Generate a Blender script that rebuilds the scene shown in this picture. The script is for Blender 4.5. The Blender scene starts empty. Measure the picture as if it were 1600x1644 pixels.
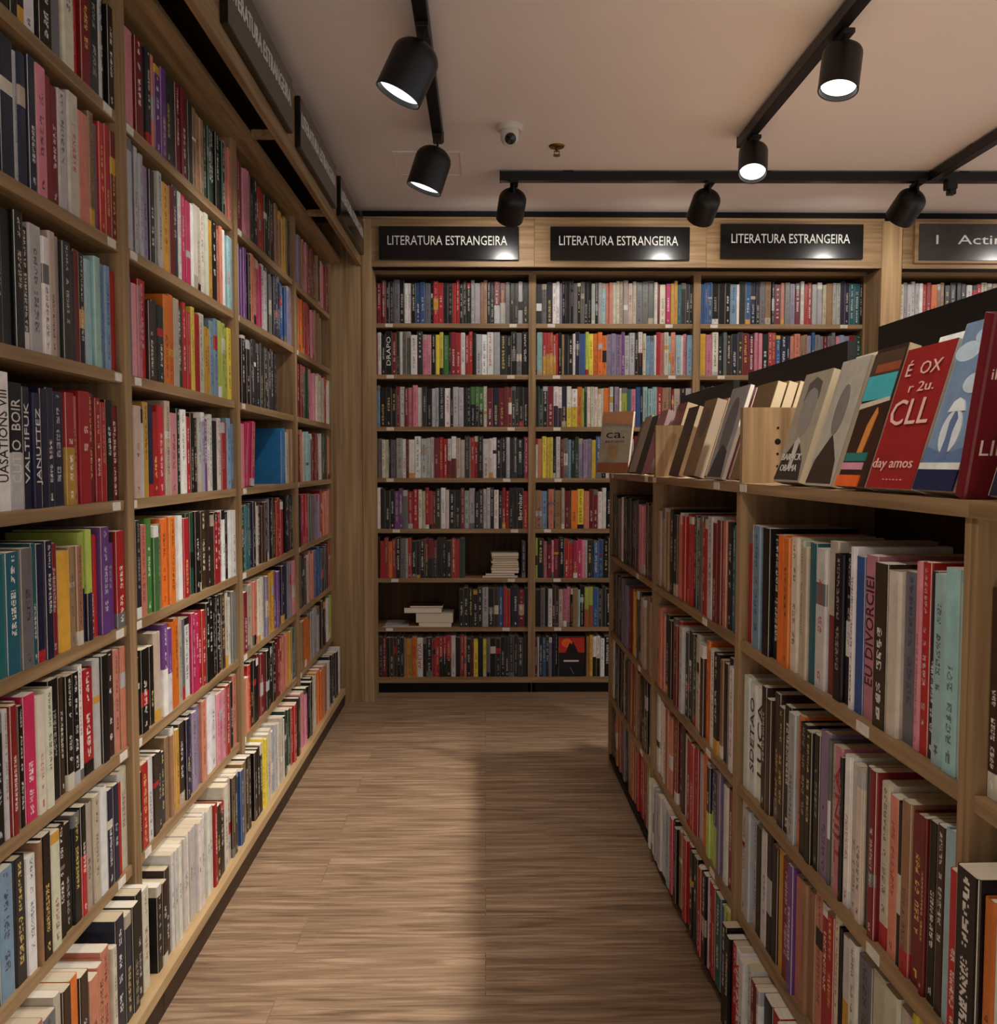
import bpy, bmesh, math, random, re
from mathutils import Vector, Matrix, Euler
random.seed(11)
SC = bpy.context.scene
COL = SC.collection
PI = math.pi

# ------------------------------------------------------------------ camera
F_PX, PITCH, YAW, ROLL, ZC = 1444.2, 0.0543, 0.0144, 0.0006, 1.2742
cd = bpy.data.cameras.new('camera'); cam = bpy.data.objects.new('camera', cd); COL.objects.link(cam)
cd.sensor_fit = 'HORIZONTAL'; cd.sensor_width = 36.0; cd.lens = F_PX / 1600 * 36; cd.clip_start = 0.05
fwd = Vector((math.sin(YAW) * math.cos(PITCH), math.cos(YAW) * math.cos(PITCH), -math.sin(PITCH)))
rgt = Vector((math.cos(YAW), -math.sin(YAW), 0)); up = rgt.cross(fwd)
M = Matrix((rgt, up, -fwd)).transposed() @ Matrix.Rotation(ROLL, 3, 'Z')
cam.matrix_world = Matrix.Translation((0, 0, ZC)) @ M.to_4x4()
SC.camera = cam

# ------------------------------------------------------------------ world, exposure, lamp powers
W = bpy.data.worlds.new('world'); SC.world = W; W.use_nodes = True
W.node_tree.nodes['Background'].inputs[0].default_value = (0.95, 0.96, 1.0, 1)
W.node_tree.nodes['Background'].inputs[1].default_value = 0.70
SC.view_settings.view_transform = 'Standard'; SC.view_settings.look = 'None'
SC.view_settings.exposure = 0.28; SC.view_settings.gamma = 1.0; SC.view_settings.use_curve_mapping = False
LAMP_COL = (1.0, 0.94, 0.87)
COOL = (0.72, 0.87, 1.0)
P_SIDE, P_CROSS, P_BACK, P_NEAR, P_BOUNCE = 17.0, 78.0, 7.5, 20.0, 620.0  # the last power drives unseen lamps added to brighten the ceiling

# ------------------------------------------------------------------ measured layout
A_L = 0.7956; AF = 0.6472; AB = 0.7409; YL = [1.1328, 2.0278, 2.9228, 3.8178]; WL = 0.895
D_B = 4.950; YP = 4.7588; XB = [-0.638, 0.255, 1.155, 2.188]; WB = [0.893, 0.900, 0.933, 1.0]
B_R = 0.5738; PHI = 0.0159; YR = [0.113, 1.0128, 1.9128, 2.8128]; WR = 0.9
ZS = [2.035, 1.757, 1.473, 1.192, 0.912, 0.638, 0.364, 0.084]
ZR = [0.8927, 0.5789, 0.3017, 0.055]; ZTOP = 1.232
HB, HT, ZCEIL = 2.298, 2.540, 2.600
def RR(x, y): return (math.cos(PHI) * x - math.sin(PHI) * y, math.sin(PHI) * x + math.cos(PHI) * y)

# ------------------------------------------------------------------ helpers
def lin(c): return tuple(((v / 255) / 12.92 if v / 255 <= 0.04045 else ((v / 255 + 0.055) / 1.055) ** 2.4) for v in c[:3]) + (1.0,)
def tag(o, label=None, cat=None, group=None, kind=None):
    if label: o['label'] = label
    if cat: o['category'] = cat
    if group: o['group'] = group
    if kind: o['kind'] = kind
    return o
def empty(name, loc=(0, 0, 0), rot=(0, 0, 0)):
    o = bpy.data.objects.new(name, None); COL.objects.link(o); o.location = loc; o.rotation_euler = rot
    o.empty_display_size = 0.05
    return o
class MB:
    def __init__(s): s.v = []; s.f = []; s.m = []
    def box(s, x0, x1, y0, y1, z0, z1, m=0):
        b = len(s.v)
        s.v += [(x0, y0, z0), (x1, y0, z0), (x1, y1, z0), (x0, y1, z0), (x0, y0, z1), (x1, y0, z1), (x1, y1, z1), (x0, y1, z1)]
        for q in ((3, 2, 1, 0), (4, 5, 6, 7), (0, 1, 5, 4), (1, 2, 6, 5), (2, 3, 7, 6), (3, 0, 4, 7)):
            s.f.append([b + i for i in q]); s.m.append(m)
        return s
    def poly(s, pts, y0, y1):           # polygon in x,z, extruded y0..y1
        b = len(s.v); n = len(pts)
        s.v += [(p[0], y0, p[1]) for p in pts] + [(p[0], y1, p[1]) for p in pts]
        s.f.append([b + i for i in range(n)]); s.m.append(0)
        s.f.append([b + n + i for i in reversed(range(n))]); s.m.append(0)
        for i in range(n):
            j = (i + 1) % n; s.f.append([b + j, b + i, b + n + i, b + n + j]); s.m.append(0)
        return s
    def lathe(s, prof, seg=32, c=(0, 0), cap=True):   # prof: (r, z)
        b = len(s.v); k = len(prof)
        for i in range(seg):
            a = 2 * PI * i / seg
            for r, z in prof: s.v.append((c[0] + r * math.cos(a), c[1] + r * math.sin(a), z))
        for i in range(seg):
            j = (i + 1) % seg
            for t in range(k - 1):
                s.f.append([b + i * k + t, b + j * k + t, b + j * k + t + 1, b + i * k + t + 1]); s.m.append(0)
        return s
    def build(s, name, mat, parent=None, bevel=0, smooth=False):
        me = bpy.data.meshes.new(name); me.from_pydata(s.v, [], s.f)
        for mm in (mat if isinstance(mat, list) else [mat]): me.materials.append(mm)
        me.polygons.foreach_set('material_index', s.m)
        if smooth:
            me.polygons.foreach_set('use_smooth', [True] * len(s.f))
        me.update()
        bm = bmesh.new(); bm.from_mesh(me); bmesh.ops.recalc_face_normals(bm, faces=bm.faces)
        if bevel: bmesh.ops.bevel(bm, geom=list(bm.edges), offset=bevel, segments=1, affect='EDGES')
        bm.to_mesh(me); bm.free()
        if smooth: me.set_sharp_from_angle(angle=math.radians(35))
        o = bpy.data.objects.new(name, me); COL.objects.link(o)
        if parent: o.parent = parent
        return o
def text_obj(name, s, size, mat, parent, loc, rot, sx=1.0, extrude=0.0006, align='CENTER', fit=None):
    cu = bpy.data.curves.new('t', 'FONT'); cu.body = s; cu.size = size; cu.extrude = extrude
    cu.align_x = align; cu.align_y = 'CENTER'; cu.resolution_u = 2
    to = bpy.data.objects.new('t', cu); COL.objects.link(to)
    dg = bpy.context.evaluated_depsgraph_get(); me = bpy.data.meshes.new_from_object(to.evaluated_get(dg))
    bpy.data.objects.remove(to); bpy.data.curves.remove(cu)
    if fit:
        xs = [v.co.x for v in me.vertices]; sx = fit / (max(xs) - min(xs))
    for v in me.vertices: v.co.x *= sx
    me.name = name; me.materials.clear(); me.materials.append(mat)
    o = bpy.data.objects.new(name, me); COL.objects.link(o); o.parent = parent
    o.location = loc; o.rotation_euler = rot
    return o

# ------------------------------------------------------------------ materials
def mat(name, col=(0.5, 0.5, 0.5, 1), rough=0.5, metal=0.0, spec=0.5, emit=None):
    m = bpy.data.materials.new(name); m.use_nodes = True
    b = m.node_tree.nodes['Principled BSDF']
    b.inputs['Base Color'].default_value = col; b.inputs['Roughness'].default_value = rough
    b.inputs['Metallic'].default_value = metal; b.inputs['Specular IOR Level'].default_value = spec
    if emit:
        b.inputs['Emission Color'].default_value = emit[0]; b.inputs['Emission Strength'].default_value = emit[1]
    return m
def noisy(name, c1, c2, scale, rough=0.6, spec=0.3, bump=0.0, detail=4, ramp=(0.3, 0.7)):
    m = mat(name, c1, rough, 0, spec); nt = m.node_tree; N = nt.nodes; L = nt.links; b = N['Principled BSDF']
    tc = N.new('ShaderNodeTexCoord'); mp = N.new('ShaderNodeMapping'); mp.inputs['Scale'].default_value = scale
    nz = N.new('ShaderNodeTexNoise'); nz.inputs['Scale'].default_value = 1; nz.inputs['Detail'].default_value = detail
    cr = N.new('ShaderNodeValToRGB'); cr.color_ramp.elements[0].position = ramp[0]; cr.color_ramp.elements[1].position = ramp[1]
    cr.color_ramp.elements[0].color = c1; cr.color_ramp.elements[1].color = c2
    oi = N.new('ShaderNodeObjectInfo'); ad = N.new('ShaderNodeVectorMath'); ad.operation = 'ADD'
    L.new(tc.outputs['Object'], mp.inputs[0]); L.new(mp.outputs[0], ad.inputs[0]); 
    ml = N.new('ShaderNodeVectorMath'); ml.operation = 'SCALE'; ml.inputs[0].default_value = (7, 13, 5); L.new(oi.outputs['Random'], ml.inputs['Scale'])
    L.new(ml.outputs[0], ad.inputs[1]); L.new(ad.outputs[0], nz.inputs['Vector'])
    L.new(nz.outputs['Fac'], cr.inputs[0]); L.new(cr.outputs[0], b.inputs['Base Color'])
    if bump:
        bp = N.new('ShaderNodeBump'); bp.inputs['Strength'].default_value = bump; bp.inputs['Distance'].default_value = 0.002
        L.new(nz.outputs['Fac'], bp.inputs['Height']); L.new(bp.outputs[0], b.inputs['Normal'])
    return m
OAK1, OAK2 = lin((118, 92, 62)), lin((166, 136, 98))
M_OAKV = noisy('oak_vertical_grain', OAK1, OAK2, (55, 55, 2.2), 0.5, 0.35, 0.1)
M_OAKH = noisy('oak_horizontal_grain', OAK1, OAK2, (2.2, 55, 55), 0.5, 0.35, 0.1)
M_OAKPALE = noisy('pale_oak_vertical_grain', lin((138, 110, 76)), lin((186, 156, 114)), (50, 50, 1.6), 0.5, 0.35, 0.1)
M_OAKBACK = noisy('oak_back_board', lin((70, 50, 33)), lin((92, 68, 45)), (40, 40, 2), 0.6, 0.2)
M_OAKLEDGE = noisy('oak_ledge', lin((166, 136, 96)), lin((196, 166, 122)), (2.2, 45, 45), 0.45, 0.35)
M_DARKOAK = noisy('dark_stained_oak', lin((44, 30, 20)), lin((62, 44, 30)), (2, 40, 40), 0.5, 0.3)
M_BLACK = noisy('black_lacquer', lin((9, 9, 10)), lin((14, 14, 15)), (8, 8, 8), 0.45, 0.35)
M_PLINTH = noisy('black_plinth', lin((10, 9, 8)), lin((16, 14, 12)), (9, 9, 9), 0.6, 0.2)
M_BLKMETAL = noisy('black_powder_coat', lin((11, 11, 12)), lin((17, 17, 18)), (200, 200, 200), 0.42, 0.4)
M_SIGN = mat('glossy_black_sign', lin((6, 6, 8)), 0.2, 0, 0.6)
M_SIGNGREY = noisy('smoky_grey_sign', lin((46, 45, 44)), lin((66, 64, 62)), (6, 6, 6), 0.25, 0.5)
M_LETTER = mat('white_sign_lettering', lin((215, 215, 210)), 0.5)
M_WHITE = noisy('white_plastic', lin((205, 200, 192)), lin((215, 210, 202)), (20, 20, 20), 0.35, 0.5)
M_TAG = noisy('paper_tag', lin((205, 198, 185)), lin((225, 220, 208)), (60, 60, 60), 0.5, 0.3)
M_BRASS = mat('brass', lin((120, 85, 40)), 0.35, 1.0)
M_GLASS = mat('dark_dome_glass', lin((6, 6, 7)), 0.12, 0, 0.6)
M_LENS = mat('lit_lens', lin((250, 245, 235)), 0.4, 0, 0.3, ((1.0, 0.97, 0.93, 1), 1.6))
M_REFL = mat('lamp_reflector', lin((235, 230, 220)), 0.3, 0.0, 0.5)
M_CEIL = noisy('ceiling_plaster', lin((232, 222, 218)), lin((238, 228, 224)), (1.3, 1.3, 1.3), 0.75, 0.25, 0.05, 3)
M_WALL = noisy('wall_plaster', lin((120, 105, 92)), lin((130, 115, 100)), (2, 2, 2), 0.8, 0.2)

def floor_mat():
    m = mat('laminate_floor', (0.2, 0.2, 0.2, 1), 0.42, 0, 0.4); nt = m.node_tree; N = nt.nodes; L = nt.links; b = N['Principled BSDF']
    tc = N.new('ShaderNodeTexCoord')
    br = N.new('ShaderNodeTexBrick'); br.offset = 0.37; br.inputs['Scale'].default_value = 1.0
    br.inputs['Mortar Size'].default_value = 0.0016; br.inputs['Mortar Smooth'].default_value = 0.4
    br.inputs['Brick Width'].default_value = 1.35; br.inputs['Row Height'].default_value = 0.19
    br.inputs['Color1'].default_value = (0.2, 0.2, 0.2, 1); br.inputs['Color2'].default_value = (0.8, 0.8, 0.8, 1); br.inputs['Mortar'].default_value = (0.5, 0.5, 0.5, 1)
    L.new(tc.outputs['Object'], br.inputs['Vector'])
    bw = N.new('ShaderNodeRGBToBW'); L.new(br.outputs['Color'], bw.inputs[0])
    # grain streaks running along x, shifted per plank
    cx = N.new('ShaderNodeCombineXYZ'); L.new(bw.outputs[0], cx.inputs[2])
    sc = N.new('ShaderNodeVectorMath'); sc.operation = 'SCALE'; sc.inputs['Scale'].default_value = 9; L.new(cx.outputs[0], sc.inputs[0])
    mp = N.new('ShaderNodeMapping'); mp.inputs['Scale'].default_value = (3.6, 58, 1); L.new(tc.outputs['Object'], mp.inputs[0])
    ad = N.new('ShaderNodeVectorMath'); ad.operation = 'ADD'; L.new(mp.outputs[0], ad.inputs[0]); L.new(sc.outputs[0], ad.inputs[1])
    n1 = N.new('ShaderNodeTexNoise'); n1.inputs['Scale'].default_value = 1; n1.inputs['Detail'].default_value = 9; n1.inputs['Roughness'].default_value = 0.62; n1.inputs['Distortion'].default_value = 0.6
    L.new(ad.outputs[0], n1.inputs['Vector'])
    cr = N.new('ShaderNodeValToRGB'); e = cr.color_ramp.elements
    e[0].position = 0.33; e[0].color = lin((106, 84, 64)); e[1].position = 0.67; e[1].color = lin((170, 142, 114))
    mid = cr.color_ramp.elements.new(0.5); mid.color = lin((140, 114, 89))
    L.new(n1.outputs['Fac'], cr.inputs[0])
    mx = N.new('ShaderNodeMix'); mx.data_type = 'RGBA'; mx.blend_type = 'MULTIPLY'; mx.inputs['Factor'].default_value = 1
    r2 = N.new('ShaderNodeMapRange'); r2.inputs[1].default_value = 0.2; r2.inputs[2].default_value = 0.8; r2.inputs[3].default_value = 0.95; r2.inputs[4].default_value = 1.03
    L.new(bw.outputs[0], r2.inputs[0]); L.new(cr.outputs[0], mx.inputs['A']); L.new(r2.outputs[0], mx.inputs['B'])
    m2 = N.new('ShaderNodeMix'); m2.data_type = 'RGBA'; m2.inputs['B'].default_value = lin((70, 56, 44))
    fm = N.new('ShaderNodeMath'); fm.operation = 'MULTIPLY'; fm.inputs[1].default_value = 0.3; L.new(br.outputs['Fac'], fm.inputs[0])
    L.new(fm.outputs[0], m2.inputs['Factor']); L.new(mx.outputs['Result'], m2.inputs['A']); L.new(m2.outputs['Result'], b.inputs['Base Color'])
    rr = N.new('ShaderNodeMapRange'); rr.inputs[3].default_value = 0.34; rr.inputs[4].default_value = 0.52; L.new(n1.outputs['Fac'], rr.inputs[0]); L.new(rr.outputs[0], b.inputs['Roughness'])
    bp = N.new('ShaderNodeBump'); bp.inputs['Strength'].default_value = 0.12; bp.inputs['Distance'].default_value = 0.002
    L.new(n1.outputs['Fac'], bp.inputs['Height']); L.new(bp.outputs[0], b.inputs['Normal'])
    return m
M_FLOOR = floor_mat()

def cover_mat():
    """Printed book cover: reads base / print / band colours and the print layout stored on the faces."""
    m = mat('printed_book_cover', (0.5, 0.5, 0.5, 1), 0.38, 0, 0.35); nt = m.node_tree; N = nt.nodes; L = nt.links; b = N['Principled BSDF']
    def att(n):
        a = N.new('ShaderNodeAttribute'); a.attribute_name = n; return a
    base, acc, band, p1, p2, p3 = [att(x) for x in ('base', 'acc', 'band', 'par1', 'par2', 'par3')]
    uv = N.new('ShaderNodeUVMap'); uv.uv_map = 'uv'
    su = N.new('ShaderNodeSeparateXYZ'); L.new(uv.outputs[0], su.inputs[0]); U, V = su.outputs[0], su.outputs[1]
    def mt(op, a, c=None, d=None):
        n = N.new('ShaderNodeMath'); n.operation = op
        for i, x in enumerate((a, c, d)):
            if x is None: continue
            if isinstance(x, (int, float)): n.inputs[i].default_value = x
            else: L.new(x, n.inputs[i])
        return n.outputs[0]
    def sep(a):
        s = N.new('ShaderNodeSeparateXYZ'); L.new(a.outputs['Vector'], s.inputs[0]); return s.outputs
    def between(x, a, c): return mt('MULTIPLY', mt('GREATER_THAN', x, a), mt('LESS_THAN', x, c))
    q2 = sep(p2)
    def glyph(par, lo, hi, rows):
        q = sep(par)
        t = mt('DIVIDE', mt('SUBTRACT', V, q[0]), mt('SUBTRACT', q[1], q[0]))
        s = mt('MULTIPLY', t, q[2]); idx = mt('FLOOR', s); fs = mt('FRACT', s)
        cx = N.new('ShaderNodeCombineXYZ')
        L.new(mt('ADD', mt('FLOOR', mt('MULTIPLY', fs, 5)), mt('MULTIPLY', idx, 11)), cx.inputs[0])
        uu = mt('DIVIDE', mt('SUBTRACT', U, lo), hi - lo)
        L.new(mt('FLOOR', mt('MULTIPLY', uu, rows)), cx.inputs[1]); L.new(q2[2], cx.inputs[2])
        wn = N.new('ShaderNodeTexWhiteNoise'); L.new(cx.outputs[0], wn.inputs['Vector'])
        g = mt('GREATER_THAN', wn.outputs['Value'], 0.42)
        g = mt('MULTIPLY', g, mt('GREATER_THAN', fs, 0.2))
        wd = N.new('ShaderNodeTexWhiteNoise'); wd.noise_dimensions = '2D'
        c2 = N.new('ShaderNodeCombineXYZ'); L.new(idx, c2.inputs[0]); L.new(q2[2], c2.inputs[1]); L.new(c2.outputs[0], wd.inputs['Vector'])
        g = mt('MULTIPLY', g, mt('GREATER_THAN', wd.outputs['Value'], 0.14))
        return mt('MULTIPLY', mt('MULTIPLY', g, between(U, lo, hi)), between(t, 0, 1))
    def mix(f, a, c):
        n = N.new('ShaderNodeMix'); n.data_type = 'RGBA'; L.new(f, n.inputs['Factor']); L.new(a, n.inputs['A']); L.new(c, n.inputs['B']); return n.outputs['Result']
    c = mix(between(V, q2[0], q2[1]), base.outputs['Color'], band.outputs['Color'])
    txt = mt('MAXIMUM', glyph(p1, 0.32, 0.68, 6), glyph(p3, 0.36, 0.64, 4))
    c = mix(mt('MULTIPLY', txt, 0.78), c, acc.outputs['Color'])
    # light scuffing and print mottling
    tc = N.new('ShaderNodeTexCoord'); nz = N.new('ShaderNodeTexNoise'); nz.inputs['Scale'].default_value = 38; nz.inputs['Detail'].default_value = 3
    L.new(tc.outputs['Object'], nz.inputs['Vector'])
    mr = N.new('ShaderNodeMapRange'); mr.inputs[1].default_value = 0.3; mr.inputs[2].default_value = 0.7; mr.inputs[3].default_value = 0.86; mr.inputs[4].default_value = 1.1
    L.new(nz.outputs['Fac'], mr.inputs[0])
    mm = N.new('ShaderNodeMix'); mm.data_type = 'RGBA'; mm.blend_type = 'MULTIPLY'; mm.inputs['Factor'].default_value = 1
    L.new(c, mm.inputs['A']); L.new(mr.outputs[0], mm.inputs['B']); L.new(mm.outputs['Result'], b.inputs['Base Color'])
    return m
M_COVER = cover_mat()
def page_mat():
    m = mat('page_edges', lin((214, 200, 172)), 0.8, 0, 0.15); nt = m.node_tree; N = nt.nodes; L = nt.links; b = N['Principled BSDF']
    at = N.new('ShaderNodeAttribute'); at.attribute_name = 'base'
    tc = N.new('ShaderNodeTexCoord'); mp = N.new('ShaderNodeMapping'); mp.inputs['Scale'].default_value = (900, 6, 6); L.new(tc.outputs['Object'], mp.inputs[0])
    nz = N.new('ShaderNodeTexNoise'); nz.inputs['Scale'].default_value = 1; L.new(mp.outputs[0], nz.inputs['Vector'])
    mr = N.new('ShaderNodeMapRange'); mr.inputs[3].default_value = 0.8; mr.inputs[4].default_value = 1.12; L.new(nz.outputs['Fac'], mr.inputs[0])
    mm = N.new('ShaderNodeMix'); mm.data_type = 'RGBA'; mm.blend_type = 'MULTIPLY'; mm.inputs['Factor'].default_value = 1
    L.new(at.outputs['Color'], mm.inputs['A']); L.new(mr.outputs[0], mm.inputs['B']); L.new(mm.outputs['Result'], b.inputs['Base Color'])
    return m
M_PAGE = page_mat()
_pm = {}
def paint(c, rough=0.4):
    k = tuple(c)
    if k not in _pm: _pm[k] = noisy('printed_ink', lin(c), lin([min(255, v * 1.08) for v in c]), (60, 60, 60), rough, 0.35)
    return _pm[k]

# ------------------------------------------------------------------ the setting
def struct(name, mb, m):
    return tag(mb.build(name, m), kind='structure')
struct('floor', MB().box(-1.2, 5, -2.6, 5.35, -0.05, 0), M_FLOOR)
struct('ceiling', MB().box(-1.2, 5, -2.6, 5.35, ZCEIL, ZCEIL + 0.05), M_CEIL)
struct('wall_left', MB().box(-1.15, -1.07, -2.6, 5.35, 0, ZCEIL), M_WALL)
struct('wall_back', MB().box(-1.07, 5, 5.25, 5.35, 0, ZCEIL), M_WALL)
struct('trim_1', MB().box(-A_L - 0.245, -AF, YP, YP + 0.02, 0.0, HT), M_OAKPALE)          # corner filler panel
t2 = MB().box(-AF + 0.002, -0.594, YP - 0.004, YP + 0.02, 0.0, HT); t2.box(-0.612, -0.594, YP + 0.02, D_B, 0, HB)
struct('trim_2', t2, M_OAKPALE)
t3 = MB().box(2.078, 2.184, YP - 0.004, YP + 0.02, 0, HT); t3.box(2.078, 2.094, YP + 0.02, D_B, 0, HB); t3.box(2.168, 2.184, YP + 0.02, D_B, 0, HB)
struct('trim_3', t3, M_OAKPALE)

struct('gap_shade_strip', MB().box(-AF, 3.3, YP + 0.06, YP + 0.07, HT - 0.02, ZCEIL - 0.0005), M_PLINTH)          # black strip added to paint in the shade of the gap above the header

# ------------------------------------------------------------------ bookcases
ORD = ['top', 'second', 'third', 'fourth', 'fifth', 'sixth', 'seventh', 'bottom']
def wall_case(loc, rz, w, label, ledge=0.0, header=False, tagx=(0.12, 0.8), depth=0.245, top_out=0.0, right_side=True):
    r = empty('bookcase', loc, (0, 0, rz)); tag(r, label, 'bookcase')
    t = 0.02
    MB().box(0, t, 0, depth, 0.0, HB).build('side_panel', M_OAKV, r)
    MB().box(w - t, w, 0, depth, 0.0, HB).build('side_panel', M_OAKV, r)
    MB().box(t, w - t, depth - 0.008, depth, 0.06, HB).build('back_panel', M_OAKBACK, r)
    MB().box(0, w, -top_out, depth, HB, HB + 0.02).build('top_board', M_OAKH, r)
    for k, z in enumerate(ZS):
        last = k == 7
        fr = -ledge if last else 0.004
        if last:
            sh = MB().box(0, w, -ledge, -0.0005, z - 0.028, z) if ledge > 0 else MB()
            sh.box(t, w - t, 0, depth - 0.008, z - 0.028, z)
            s = sh.build('shelf', M_OAKLEDGE if ledge > 0.03 else M_OAKH, r)
        else:
            s = MB().box(t, w - t, 0.006, depth - 0.008, z - 0.024, z).build('shelf', M_OAKH, r)
            for tx in tagx:
                x = w * tx + random.uniform(-0.03, 0.03)
                MB().box(x - 0.02, x + 0.02, 0.0045, 0.006, z - 0.021, z - 0.003).build('price_tag', M_TAG, s)
    MB().box(0.001, w - 0.001, (0.003 if ledge > 0.03 else 0.012) - ledge, 0.03 - ledge, 0, ZS[7] - 0.0285).build('plinth', M_DARKOAK if ledge > 0.03 else M_PLINTH, r)
    if header:
        dy = YP - D_B
        MB().box(0.0008, w - 0.0008, dy, dy + 0.018, HB, HT).build('header_panel', M_OAKH, r)
        MB().box(0.0008, w - 0.0008, dy - 0.006, dy + 0.05, HT, HT + 0.012).build('header_cap', M_OAKH, r)
    return r
lefts = ['nearest left-wall bookcase', 'second left-wall bookcase', 'third left-wall bookcase', 'farthest left-wall bookcase']
for i in range(4):
    wall_case((-A_L, YL[i], 0), PI / 2, WL, ['oak bookcase on the left wall, closest and cut by the frame', 'oak bookcase on the left wall, second from the camera, white set on ledge',
              'oak bookcase on the left wall holding the wide blue-covered book', 'oak bookcase on the left wall, last before the corner panel'][i], ledge=A_L - AB, tagx=(0.06,) if i else (0.93,), top_out=0.055)
backs = ['oak back-wall bookcase at left with stacked lying books', 'oak back-wall bookcase at centre with bright orange spines', 'oak back-wall bookcase at right, partly behind the island', 'oak back-wall bookcase at far right beyond the pillar']
for i in range(4):
    wall_case((XB[i], D_B, 0), 0, WB[i], backs[i], ledge=0.012, header=True, tagx=(0.13, 0.86))
# cornice over the left wall cases
c = empty('cornice', (-AF, YL[0], 0), (0, 0, PI / 2)); tag(c, 'oak cornice overhanging the left wall bookcases and carrying their signs', 'cornice')
LC = YP - YL[0] - 0.002
MB().box(0, LC, 0, 0.02, HB, HT).build('fascia_board', M_OAKH, c)
MB().box(0, LC, 0.0205, 0.32, HT - 0.02, HT).build('added_gap_cover', M_OAKBACK, c)  # added board closing the cornice top so the gap stays dark
for x in (0.89, 1.79, 2.685):
    MB().box(x - 0.01, x + 0.01, 0.0205, 0.0925, HB + 0.003, HB + 0.028).build('batten', M_OAKH, c)

# island bookcase units, two-sided stand with a black centre board
def island(i, y0, label):
    X, Y = RR(B_R, y0 + WR)
    r = empty('island_bookcase', (X, Y, 0), (0, 0, -PI / 2 + PHI)); tag(r, label, 'bookcase')
    w, t, dp = WR, 0.011 if i in (0,) else 0.011, 0.29
    far_up = i > 0
    tt = 0.014
    MB().box(0.0003, tt, 0, dp, 0, ZTOP - 0.02).build('side_panel', M_OAKV, r)
    MB().box(w - tt, w - 0.0003, 0, dp, 0, ZTOP - 0.02).build('side_panel', M_OAKV, r)
    s = MB().box(0.0003, w - 0.0003, -0.004, dp, ZTOP - 0.02, ZTOP).build('display_shelf', M_OAKH, r)
    for x in {0: (0.2,), 1: (0.045,), 2: (0.74, 0.03), 3: (0.1, 0.8)}[i]: MB().box(x - 0.022, x + 0.022, -0.0055, -0.004, ZTOP - 0.018, ZTOP - 0.002).build('price_tag', M_TAG, s)
    for k, z in enumerate(ZR):
        s = MB().box(tt, w - tt, 0.004, dp, z - 0.02, z).build('shelf', M_OAKH if k < 3 else M_PLINTH, r)
        if k < 3:
            x = 0.62 + 0.05 * k; MB().box(x - 0.02, x + 0.02, 0.0025, 0.004, z - 0.018, z - 0.002).build('price_tag', M_TAG, s)
    MB().box(tt, w - tt, dp, dp + 0.008, 0, ZTOP).build('back_panel', M_OAKBACK, r)
    cb = MB().box(0.006, w - 0.15, dp + 0.002, dp + 0.022, ZTOP + 0.001, 1.556 + 0.008 * (2 - i)).build('display_board', M_BLACK, None)
    cb.location = (X, Y, 0); cb.rotation_euler = (0, 0, -PI / 2 + PHI); tag(cb, ['black board standing on the right-edge island unit', 'large black board behind the red and pale blue display books', 'black board behind the portrait books and cream-paged trio', 'smaller dark board at the far end of the island top'][i], 'display board')
    MB().box(0.001, w - 0.001, 0.02, 0.035, 0, 0.034).build('plinth', M_PLINTH, r)
    if i in (1, 2):      # divider with drilled holes at the far side of the unit
        d = MB().poly([(0, 0)] * 0 or [(0.002, ZTOP), (0.021, ZTOP), (0.021, ZTOP + 0.16), (0.002, ZTOP + 0.16)], 0.0, 0.17).build('divider', M_OAKV, r)
        for hz, rr in ((0.036, .0028), (0.062, .0028), (0.088, 0.0065), (0.117, .0028)):
            h = MB().lathe([(0.0001, 0), (rr, 0), (rr, 0.0006), (0.0001, 0.0006)], 12).build('screw_hole', M_PLINTH, d)
            h.rotation_euler = (0, PI / 2, 0); h.location = (0.0209, 0.075, ZTOP + hz)
    return r
island(0, YR[0], 'oak island bookcase unit at the right frame edge, mostly cut off')
island(1, YR[1], 'oak island bookcase unit with the red and pale blue display books on top')
island(2, YR[2], 'oak island bookcase unit in the middle, grey magazines on its display top')
island(3, YR[3], 'oak island bookcase unit at the far end, brown book facing the aisle on top')
# the far side of the island
X, Y = RR(B_R + 0.33, YR[0]); r = empty('island_back_unit', (X, Y, 0), (0, 0, PHI)); tag(r, 'oak rear half of the island stand behind the black centre boards', 'bookcase')
MB().box(0, 0.29, 0, 3.6, ZTOP - 0.02, ZTOP).build('display_shelf', M_OAKH, r)
for k in range(5): MB().box(0, 0.29, max(0, 0.9 * k - 0.012), min(3.6, 0.9 * k + 0.012), 0, ZTOP - 0.02).build('side_panel', M_OAKV, r)
for z in ZR:
    for k in range(4): MB().box(0, 0.286, 0.9 * k + 0.012, 0.9 * k + 0.888, z - 0.02, z).build('shelf', M_OAKH, r)

# ------------------------------------------------------------------ signs
def sign(loc, rz, w, h, label, txt, m=M_SIGN, fit=0.62, lx=None, frame=False):
    r = empty('category_sign', loc, (0, 0, rz)); tag(r, label, 'sign')
    MB().box(0, w, -0.02, 0, 0, h).build('sign_board', m, r, bevel=0.003)
    if frame: 
        f = MB().box(-0.02, 0, -0.022, 0, -0.012, h + 0.012); f.box(0, w, -0.022, 0, -0.012, 0); f.box(0, w, -0.022, 0, h, h + 0.012)
        f.build('sign_frame', M_OAKH, r)
    text_obj('sign_lettering', txt, 0.068, M_LETTER, r, ((w / 2 - 0.01) if lx is None else lx, -0.0208, h * 0.56), (PI / 2, 0, 0), fit=fit, extrude=0.0008)
    return r
TXT = 'LITERATURA ESTRANGEIRA'
sign((-0.552, YP - 0.0005, 2.328), 0, 0.725, 0.172, 'black LITERATURA ESTRANGEIRA sign, leftmost on the back wall header', TXT)
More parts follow.
